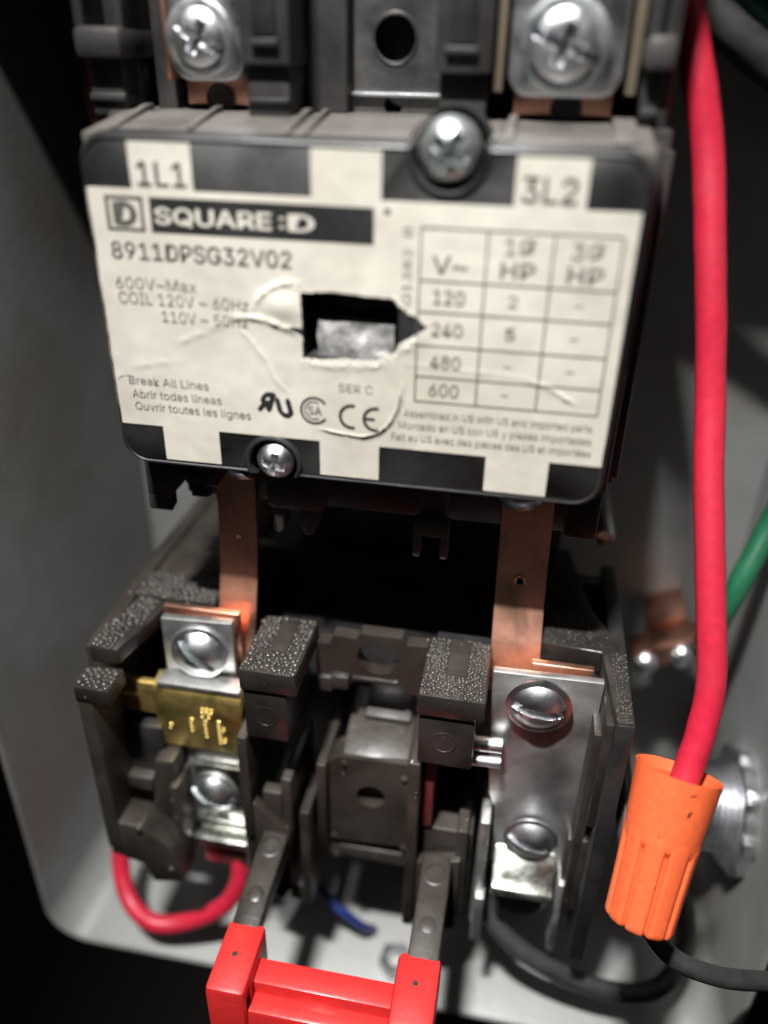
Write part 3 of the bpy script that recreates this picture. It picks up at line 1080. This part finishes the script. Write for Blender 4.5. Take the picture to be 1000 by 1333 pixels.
# --- centre body with socket hole
g = G()
face = [(-4.6, -72.5), (10.3, -71.5), (10.3, -53), (9.2, -51.5), (-2.4, -52.0), (-4.6, -54)]
g.plate(face, [circle(3.2, -60.4, 2.5, 26)], 'y', 1.0, 6)
g.prism([(1.2, -54), (1.6, -51.8), (5, -50.4), (15, -48.2), (15, -54)], 'x', -2.0, 9.4, 0.4)
g.prism([(8, -52), (8, -48.6), (15, -46.6), (15, -52)], 'x', 0.5, 8.6, 0.4)
g.lathe([(2.5, 0), (2.5, 1.4), (0.4, 0.4)], (3.2, 5.2, -60.4), seg=26)
g.box(-6.0, -4.2, -0.6, 14, -70, -53.0, 0.5)
g.box(-4.6, 10.2, 1.6, 4, -77.5, -74.6, 0.5)
g.box(9.8, 11.4, -1.4, 12, -78, -46, 0.4)
g.obj('centre_body', 'relay_dusty', rel, 40)
for (x, z) in ((-3.4, -71.6), (9.2, -71.8), (-3.0, -76.4), (-1.4, -53.4), (8.8, -55.0)):
    G().lathe([(0.8, 0), (0.75, 0.3), (0.4, 0.55), (0.1, 0.6)], (x, 1.2, z), seg=16).obj('moulded_stud', 'relay_dusty', rel)

# --- ribs and legs
g = G()
g.box(-17.6, -15.9, -5.2, 14, -68, -44.6, 0.3)
g.prism([(-17.6, -60), (-15.6, -60), (-9.8, -66.4), (-9.8, -80), (-11.6, -84), (-17.6, -80)], 'y', -4.6, -2.6, 0.25)
g.box(-11.4, -9.6, -3.0, 12, -83, -55, 0.4)
g.box(-8.4, -6.6, -3.2, 12, -86, -62, 0.4)
g.box(-11.2, -6.8, -2.2, 6, -87, -82.5, 0.4)
g.prism([(-3.4, -58), (-1.2, -58), (4, -66), (8, -80), (2, -84), (-3.2, -72)], 'x', -14.6, -11.2, 0.4)
g.obj('rib', 'relay_dusty', rel)
g = G()
g.box(10.2, 12.0, -5.2, 14, -84, -44.6, 0.35)
g.box(12.4, 21, -1.5, 8, -78, -62.5, 0.6)
g.box(18.4, 20.2, -3.4, 12, -82, -60, 0.35)
g.prism([(12, -68), (19.4, -66), (19.4, -84), (12, -86)], 'y', -4.4, -2.2, 0.3)
g.obj('rib', 'relay_dusty', rel)
G().box(12.4, 14.0, -2.2, 6, -61.5, -46, 0.2).obj('trip_lever', 'dark_red', rel)
# arms carrying the red reset bar
for (x0, x1) in ((-14.5, -10.0), (13.2, 18.0)):
    g = G()
    g.prism([(-22, -70.6), (-22, -68.2), (-14, -67.2), (-3.5, -66.2), (-3.5, -72)], 'x', x0, x1, 0.5)
    a = g.obj('reset_arm', 'relay_dusty', rel)
    xc = (x0 + x1) / 2
    G().lathe([(1.5, 0), (1.4, 0.2), (1.0, 0.36), (0.3, 0.42)], (xc, -15.5, -67.6), (0, -0.1, 1), 20).obj('moulded_stud', 'relay_dusty', a)
    G().lathe([(2.0, 0), (1.95, 0.3), (1.7, 0.4), (1.55, 0.12), (0, 0.1)], (xc, -7.2, -66.75), (0, -0.1, 1), 26).obj('sprue_mark', 'relay_dusty', a)

# --- red reset bar
rb = G()
rb.box(-15.0, -9.0, -31.2, -20.0, -76, -68.0, 0.8)
rb.box(-15.0, -9.0, -31.3, -28.0, -98, -68.6, 0.8)
rb.box(11.9, 18.4, -31.2, -20.0, -76, -68.0, 0.8)
rb.box(11.9, 18.4, -31.3, -28.0, -98, -68.6, 0.8)
rb.box(-9.3, 12.2, -27.4, -23.4, -86, -70.8, 0.5)
rb.box(-9.3, 12.2, -30.4, -27.0, -98, -73.2, 0.55)
bar = rb.obj('reset_bar', 'red_plastic', rel)
bar['label'] = 'bright red plastic reset bar'
for xc, yc in ((-12.3, -25.4), (15.0, -24.6)):
    G().lathe([(0.42, 0.0), (0.34, 0.06), (0.0, 0.05)], (xc, yc, -68.0), (0, 0, 1), 12).obj('moulding_pip', 'ink_black', bar)

# --- copper straps from contactor to relay
def strap(xt0, xt1, xb0, xb1, path):
    g = G()
    vs, fs = [], []
    n = len(path)
    for i, (y, z) in enumerate(path):
        t = i / (n - 1)
        a, b = xt0 + (xb0 - xt0) * t, xt1 + (xb1 - xt1) * t
        for (xx, yy) in ((a, y), (b, y), (b, y + 1.0), (a, y + 1.0)):
            vs.append((xx, yy, z))
    for i in range(n - 1):
        for k in range(4):
            fs.append((4 * i + k, 4 * i + (k + 1) % 4, 4 * i + 4 + (k + 1) % 4, 4 * i + 4 + k))
    fs += [(3, 2, 1, 0), (4 * n - 4, 4 * n - 3, 4 * n - 2, 4 * n - 1)]
    return g.add(vs, fs)


g = strap(-25.0, -18.5, -24.4, -18.2, [(13.6, 0), (13.6, -8), (13.2, -16), (12.0, -24), (10.0, -30), (8.4, -34), (7.6, -40), (7.6, -46)])
g.box(-33.0, -20.0, 6.4, 7.5, -43, -29.4, 0.15)
sL = g.obj('copper_strap', 'copper', rel, 50)
G().lathe([(0.7, 0.02), (0.55, 0.12), (0.3, 0.03), (0, 0.02)], (-21.4, 12.9, -19.0), seg=18).obj('punch_mark', 'copper', sL)
g = strap(20.0, 27.6, 21.0, 28.6, [(13.6, 0), (13.6, -8), (13.2, -16), (11.6, -24), (9.0, -29), (7.0, -33), (6.6, -38)])
g.box(27, 36.2, 3.4, 4.6, -40, -29.0, 0.15)
sR = g.obj('copper_strap', 'copper', rel, 50)
G().lathe([(0.9, 0.02), (0.8, 0.1), (0.65, 0.02), (0, 0.02)], (24.0, 12.2, -20.5), seg=18).obj('punch_mark', 'copper', sR)

# --- left heater: steel ends, brass middle
TL_ = Matrix.Translation(Vector((-26, 4, -36))) @ Matrix.Rotation(math.radians(4), 4, 'Z') @ Matrix.Translation(Vector((26, -4, 36)))
heatL = G().box(-32.2, -20.4, 3.6, 5.2, -43, -29.6, 0.25, TL_).obj('heater_strip', 'steel', rel)
heatL['label'] = 'brass heater strip with stamped marks, left pole'
g = G()
g.prism([(3.2, -40.4), (0.2, -41.0), (-0.4, -42.4), (0.3, -54.4), (1.4, -54.4), (1.2, -44), (3.2, -41.8)], 'x', -33.6, -18.3, 0.2)
g.box(-39.4, -33.0, 0.6, 2.0, -48.0, -41.4, 0.2)
g.obj('brass_band', 'brass', heatL)
G().box(-32.6, -18.4, -0.3, 3.2, -40.9, -40.0, 0.15).obj('steel_fold', 'steel', heatL)
g = G()
for (x, z, r) in [(-25.1, -46.4, .5), (-24.3, -46.3, .5), (-23.5, -46.4, .5), (-25.2, -47.7, .5), (-24.1, -47.7, .5)] + \
        [(-27.3, -49.3 - i * 0.95, .62) for i in range(3)] + [(-24.9, -49.4 - i * 0.95, .58) for i in range(4)] + [(-22.5, -49.0 - i * 0.85, .6) for i in range(6)] + \
        [(-21.8, -50.4, .45), (-21.8, -53.0, .45), (-31.2, -51.2, .6)]:
    g.lathe([(r, 0), (r * 0.9, 0.12), (r * 0.66, 0.14), (r * 0.5, 0.02), (0, 0.02)], (x, -0.45 + 0.7 * max(0, (-(z + 1.6) - 42.4) / 12), z + 1.6), seg=14)
g.obj('stamped_marks', 'brass', heatL)
screw('heater_screw', 'zinc_blue', (-25.9, 3.0, -35.4), 4.0, rel, drive='slot', rot=0.75, h=2.3, washer=4.7, axis=(0.07, -1, 0.1))
G().box(-30.0, -18.8, 2.0, 3.4, -74, -55.0, 0.25).obj('terminal_plate', 'steel', rel)
screw('terminal_screw', 'zinc_blue', (-25.0, 0.4, -64.6), 3.9, rel, drive='slot', rot=0.35, h=2.5, washer=4.4)
g = G()
g.box(-28.6, -19.0, 0.6, 2.0, -75.5, -58.5, 0.5)
g.box(-29.6, -18.9, -1.5, 0.9, -77.2, -75.2, 0.7)
g.box(-28.8, -19.4, -0.6, 1.6, -72.6, -71, 0.5)
g.box(-28.4, -20, 0.4, 4, -84, -76.6, 0.5)
g.obj('wire_clamp', 'zinc_gold', rel)
G().box(-19.2, -18.0, -1.5, 4, -84, -70, 0.3).obj('clamp_side', 'steel', rel)

# --- left cavity walls
g = G()
g.box(-39.7, -18, 12, 14, -80, -36, 0)
g.obj('cavity_floor', 'black', rel)
g = G()
g.prism([(-38.5, -50.5), (-33.0, -50.0), (-32.6, -53.6), (-36.2, -63), (-39.7, -63), (-39.7, -54)], 'y', -0.6, 11, 0.4)
g.obj('barrier', 'black', rel)
g = G()
g.box(-39.8, -34.8, -2.5, 10, -63.8, -60.6, 0.6)
g.prism([(-33.9, -55.4), (-30.2, -55.0), (-31.4, -72), (-36.2, -74)], 'y', -3.0, 9, 0.7)
g.prism([(-42, -66.5), (-35.6, -66.8), (-30.2, -71.2), (-28.8, -79.6), (-34.8, -81), (-36.2, -76.6), (-42, -75)], 'y', -7.8, -2, 0.5)
g.box(-31.2, -29.6, -4, 8, -80, -60, 0.4)
g.obj('terminal_housing', 'relay_dusty', rel)
for (x, z) in ((-35.9, -67.4), (-30.9, -76.6)):
    G().lathe([(0.7, 0), (0.6, 0.3), (0.1, 0.5)], (x, -7.8, z), seg=14).obj('moulded_stud', 'relay_dusty', rel)

# --- right heater: one steel strip with two screws
g = G()
hp = [(21.4, -29.6), (37.6, -29.2), (37.4, -56), (36.6, -71.5), (24.6, -71.5), (24.0, -58), (22.8, -55), (22.0, -44)]
g.prism([(x, z) for x, z in hp], 'y', 1.0, 2.4, 0.25)
heatR = g.obj('heater_strip', 'steel', rel)
heatR['label'] = 'plain steel heater strip, right pole'
screw('heater_screw', 'zinc', (28.6, -0.2, -33.9), 4.0, rel, drive='slot', rot=0.1, h=2.1, washer=4.9)
screw('terminal_screw', 'zinc', (30.4, -0.2, -62.6), 3.8, rel, drive='slot', rot=0.3, h=2.1, washer=4.5)
g = G()
g.prism([(0.7, -66.0), (0.0, -66.4), (-2.6, -70.2), (-4.4, -71.2), (-4.8, -72.2), (-4.0, -73.0), (-1.2, -73.4), (0.7, -72)], 'x', 24.9, 35.0, 0.3)
g.lathe([(4.6, 0), (4.6, 0.8), (4.0, 1.4), (1, 1.5)], (30.2, 1.6, -79.6), seg=28)
g.obj('wire_clamp', 'zinc_gold', rel)
g = G()
g.box(22.0, 23.6, -2.6, 8, -84, -58, 0.35)
g.box(35.9, 37.0, -2.6, 8, -88, -70, 0.3)
g.box(22.4, 24, -4.0, 4, -87, -75, 0.3)
g.obj('clamp_side', 'steel', rel)
# short steel pins between right block and strip
G().tube([(19.6, -1.5, -45.4), (24, -1.5, -45.2)], 0.95, 14, 1).obj('steel_pin', 'zinc', rel)
G().tube([(19.0, -0.8, -42.6), (24, -0.8, -42.4)], 1.2, 14, 1).obj('steel_pin', 'steel', rel)
G().box(12, 22, 10, 12, -84, -32, 0).obj('cavity_floor', 'black', rel)
G().box(21, 39, 9, 11, -86, -32, 0).obj('cavity_floor', 'black', rel)

# ================================================================== WIRES AND LOOSE THINGS
def wire(name, m, pts, r, label, cat='wire', group=None, wob=0.04):
    return tag(G().tube(pts, r, 18, 8, wob=wob).obj(name, m, None, 60), label, cat, group)


wire('wire', 'red_wire', [(31, 20, 74), (33.2, 23.5, 62.4), (35.5, 24.2, 56.2), (38.4, 22.8, 48.2), (40.9, 21.5, 40), (43.4, 18.0, 26.8), (45.8, 14.6, 12.6), (47.1, 9.7, 1.4),
                          (49.1, 3.7, -11.7), (50.8, -1.4, -23.3), (50.6, -4.1, -30.0), (49.3, -7.1, -36.8), (48.0, -9.6, -41.0)], 2.0,
     'thick red wire running down the right side into the orange connector')
# wire connector: flared mouth at the top, gripping ribs below
top, bot = Vector((48.3, -6.9, -36.2)), Vector((45.0, -17.8, -54.4))
ax = bot - top
Ln = ax.length
prof = []
K = 60
for i in range(K + 1):
    t = i / K
    r = 5.95 - 1.3 * t - 0.2 * math.sin(math.pi * t)
    prof.append((r, t * Ln))
prof = [(4.6, 1.4), (5.4, 0.3), (5.75, 0.0)] + prof + [(4.4, Ln + 0.35), (3.4, Ln + 0.5), (3.1, Ln - 0.6), (1.0, Ln - 0.8)]


def flutes(r, h, a):
    t = h / Ln
    ph = (a * 9 / (2 * math.pi)) % 1.0
    d = abs(ph - 0.5) * 2                      # 0 on a rib's middle, 1 in the groove
    s = max(0, min(1, (t - 0.40 - 0.08 * d * d) / 0.025))
    rib = (1 - min(1, d / 0.86) ** 8) ** 0.5
    if r < 4.2:
        return r
    return r + s * (0.85 * rib - 0.75)


nut = G().lathe(prof, top, ax, 243, flutes).obj('wire_connector', 'orange', None, 35)
tag(nut, 'orange ribbed twist-on wire connector hanging at the end of the red wire', 'wire connector')
wire('wire', 'red_wire', [(-46, 20, -72), (-49.0, 9.3, -84.4), (-49.1, 4.3, -93.4), (-45.9, -0.3, -99.0), (-40.0, -3.2, -100.8), (-33.3, -2.3, -100.3), (-25.5, -0.9, -95.1), (-22.2, 0.6, -88.4), (-22.4, 2.6, -81.0)], 1.75,
     'red wire looping under the lower left corner of the relay')
wire('wire', 'black_wire', [(24, 6, -80), (25.9, 1.1, -86.9), (33.4, -1.3, -92.3), (46.3, -1.7, -97.4), (55.9, -0.2, -97.6), (60.5, 3.5, -94.2), (61.5, 8.2, -89.3), (59.6, 14.0, -84.2), (54, 24, -80), (44, 34, -78)], 1.75,
     'thick black wire curling in a loop under the lower right corner of the relay')
wire('wire', 'black_wire', [(43.0, 26, -44), (43.2, 14, -47), (43.8, 2, -51), (44.8, -7.5, -56.0), (47.4, -13.0, -61.0), (51.7, -15.6, -64.6), (58.9, -15.0, -68.0), (67.7, -11.5, -72.2), (78.0, -8.4, -75.0)], 1.45,
     'thin black wire passing behind the orange connector to the right edge')
wire('wire', 'green_wire', [(68.0, 41, -6), (67.0, 38.0, -14), (65.5, 36.6, -20.2), (62.0, 32.5, -29.5), (60.4, 33.0, -38.5), (60.5, 38.0, -48)], 2.0,
     'green wire running up from the copper ground lug on the right')
wire('wire', 'black_wire', [(30, 27.5, 63), (34.2, 27.8, 59.6), (38.1, 28.8, 56.2), (42.5, 28.9, 53.0), (47.3, 29.2, 50.0), (54.8, 29.6, 46.0), (66, 34, 42)], 2.5,
     'thick black wire crossing the top right corner')
wire('wire', 'green_wire', [(36, 45, 63), (41.4, 45.7, 60.2), (45.6, 45.9, 57.3), (49.8, 46.5, 55.1), (56.9, 47.3, 52.2), (66, 50, 50)], 2.2,
     'green wire in the top right corner behind the black one')
wire('wire', 'blue_wire', [(-13, 24, -88), (-11.6, 10.8, -94.0), (-5.8, 6.8, -98.9), (-1.8, 6.0, -101.6), (1.0, 6.6, -105), (2.6, 9.0, -108.9)], 0.95,
     'short blue wire showing below the middle of the relay')
wire('wire', 'dark_red', [(-55.5, 51.0, 70), (-53.6, 47.7, 56.8), (-52.0, 43.6, 48.2), (-50.5, 41, 40), (-46.0, 42, 32), (-40, 46, 24)], 1.8,  # red wire in a darker colour for the shade it lies in
     'red wire, coloured darker for the shade behind the upper left barrier post')

# ground lug on the back panel
lug = thing('ground_lug', (58, 60, -54), 'copper ground lug with three steel screws on the back panel at right', 'ground lug')
RT = Matrix.Translation(Vector((57, 44, -53))) @ Matrix.Rotation(math.radians(-24), 4, 'Y')
G().box(-8.5, 8.5, -2.5, 4, -2.6, 2.6, 1.0, RT).box(-4, 4, 5, 16, -3, 3, 0.5, RT).obj('lug_body', 'lug', lug)
for dx in (-6, 1.2, 7.4):
    p = RT @ Vector((dx, -2.7, -0.4))
    screw('lug_screw', 'zinc', p, 2.5, lug, axis=(0.1, -0.9, 0.25), drive='slot', rot=0.5, h=1.8)
# conduit fitting through the right wall
fit = thing('conduit_fitting', (70, 20, -70), 'silver threaded conduit fitting with locknut on the right enclosure wall', 'conduit fitting')
def lobes(r, h, a):
    return r * (1 + 0.07 * (1 if math.sin(a * 8) > 0.2 else 0)) if r > 9.9 else r
G().lathe([(7.6, 0), (11, 0.0), (11.2, 0.5), (11.2, 2.3), (10.8, 2.8), (7.6, 2.8)], (70, 22, -72), (-1, 0, 0), 64, lobes).obj('locknut', 'zinc', fit)
pr = [(8.2, 2.6)]
for i in range(7):
    pr += [(8.3, 2.8 + i * 1.0), (7.7, 3.3 + i * 1.0)]
pr += [(7.9, 9.8), (6.6, 10.2), (6.4, 6), (6.3, 0.5)]
G().lathe(pr, (70, 22, -72), (-1, 0, 0), 48).obj('threaded_sleeve', 'zinc', fit)
# standoff screw beside the contactor's lower right corner
st = thing('standoff_screw', (38, 60, -24), 'bright steel screw end poking out at the lower right corner of the contactor', 'screw')
G().lathe([(1.7, 0), (1.7, 26), (1.5, 26.6), (0.5, 26.8)], (38.4, 60, -23.6), seg=20).obj('shank', 'zinc_gold', st)
# small bright nut lying on the bottom wall
nutb = thing('hex_nut', (8.5, 3, -110), 'small steel hex nut lying on the enclosure floor behind the red bar', 'nut')
hx = circle(0, 0, 3.6, 6, 0.3)
G().plate([(8.5 + p[0], 3 + p[1]) for p in hx], [circle(8.5, 3, 1.8, 18)], 'z', -110, -107.4).obj('nut_body', 'zinc', nutb)
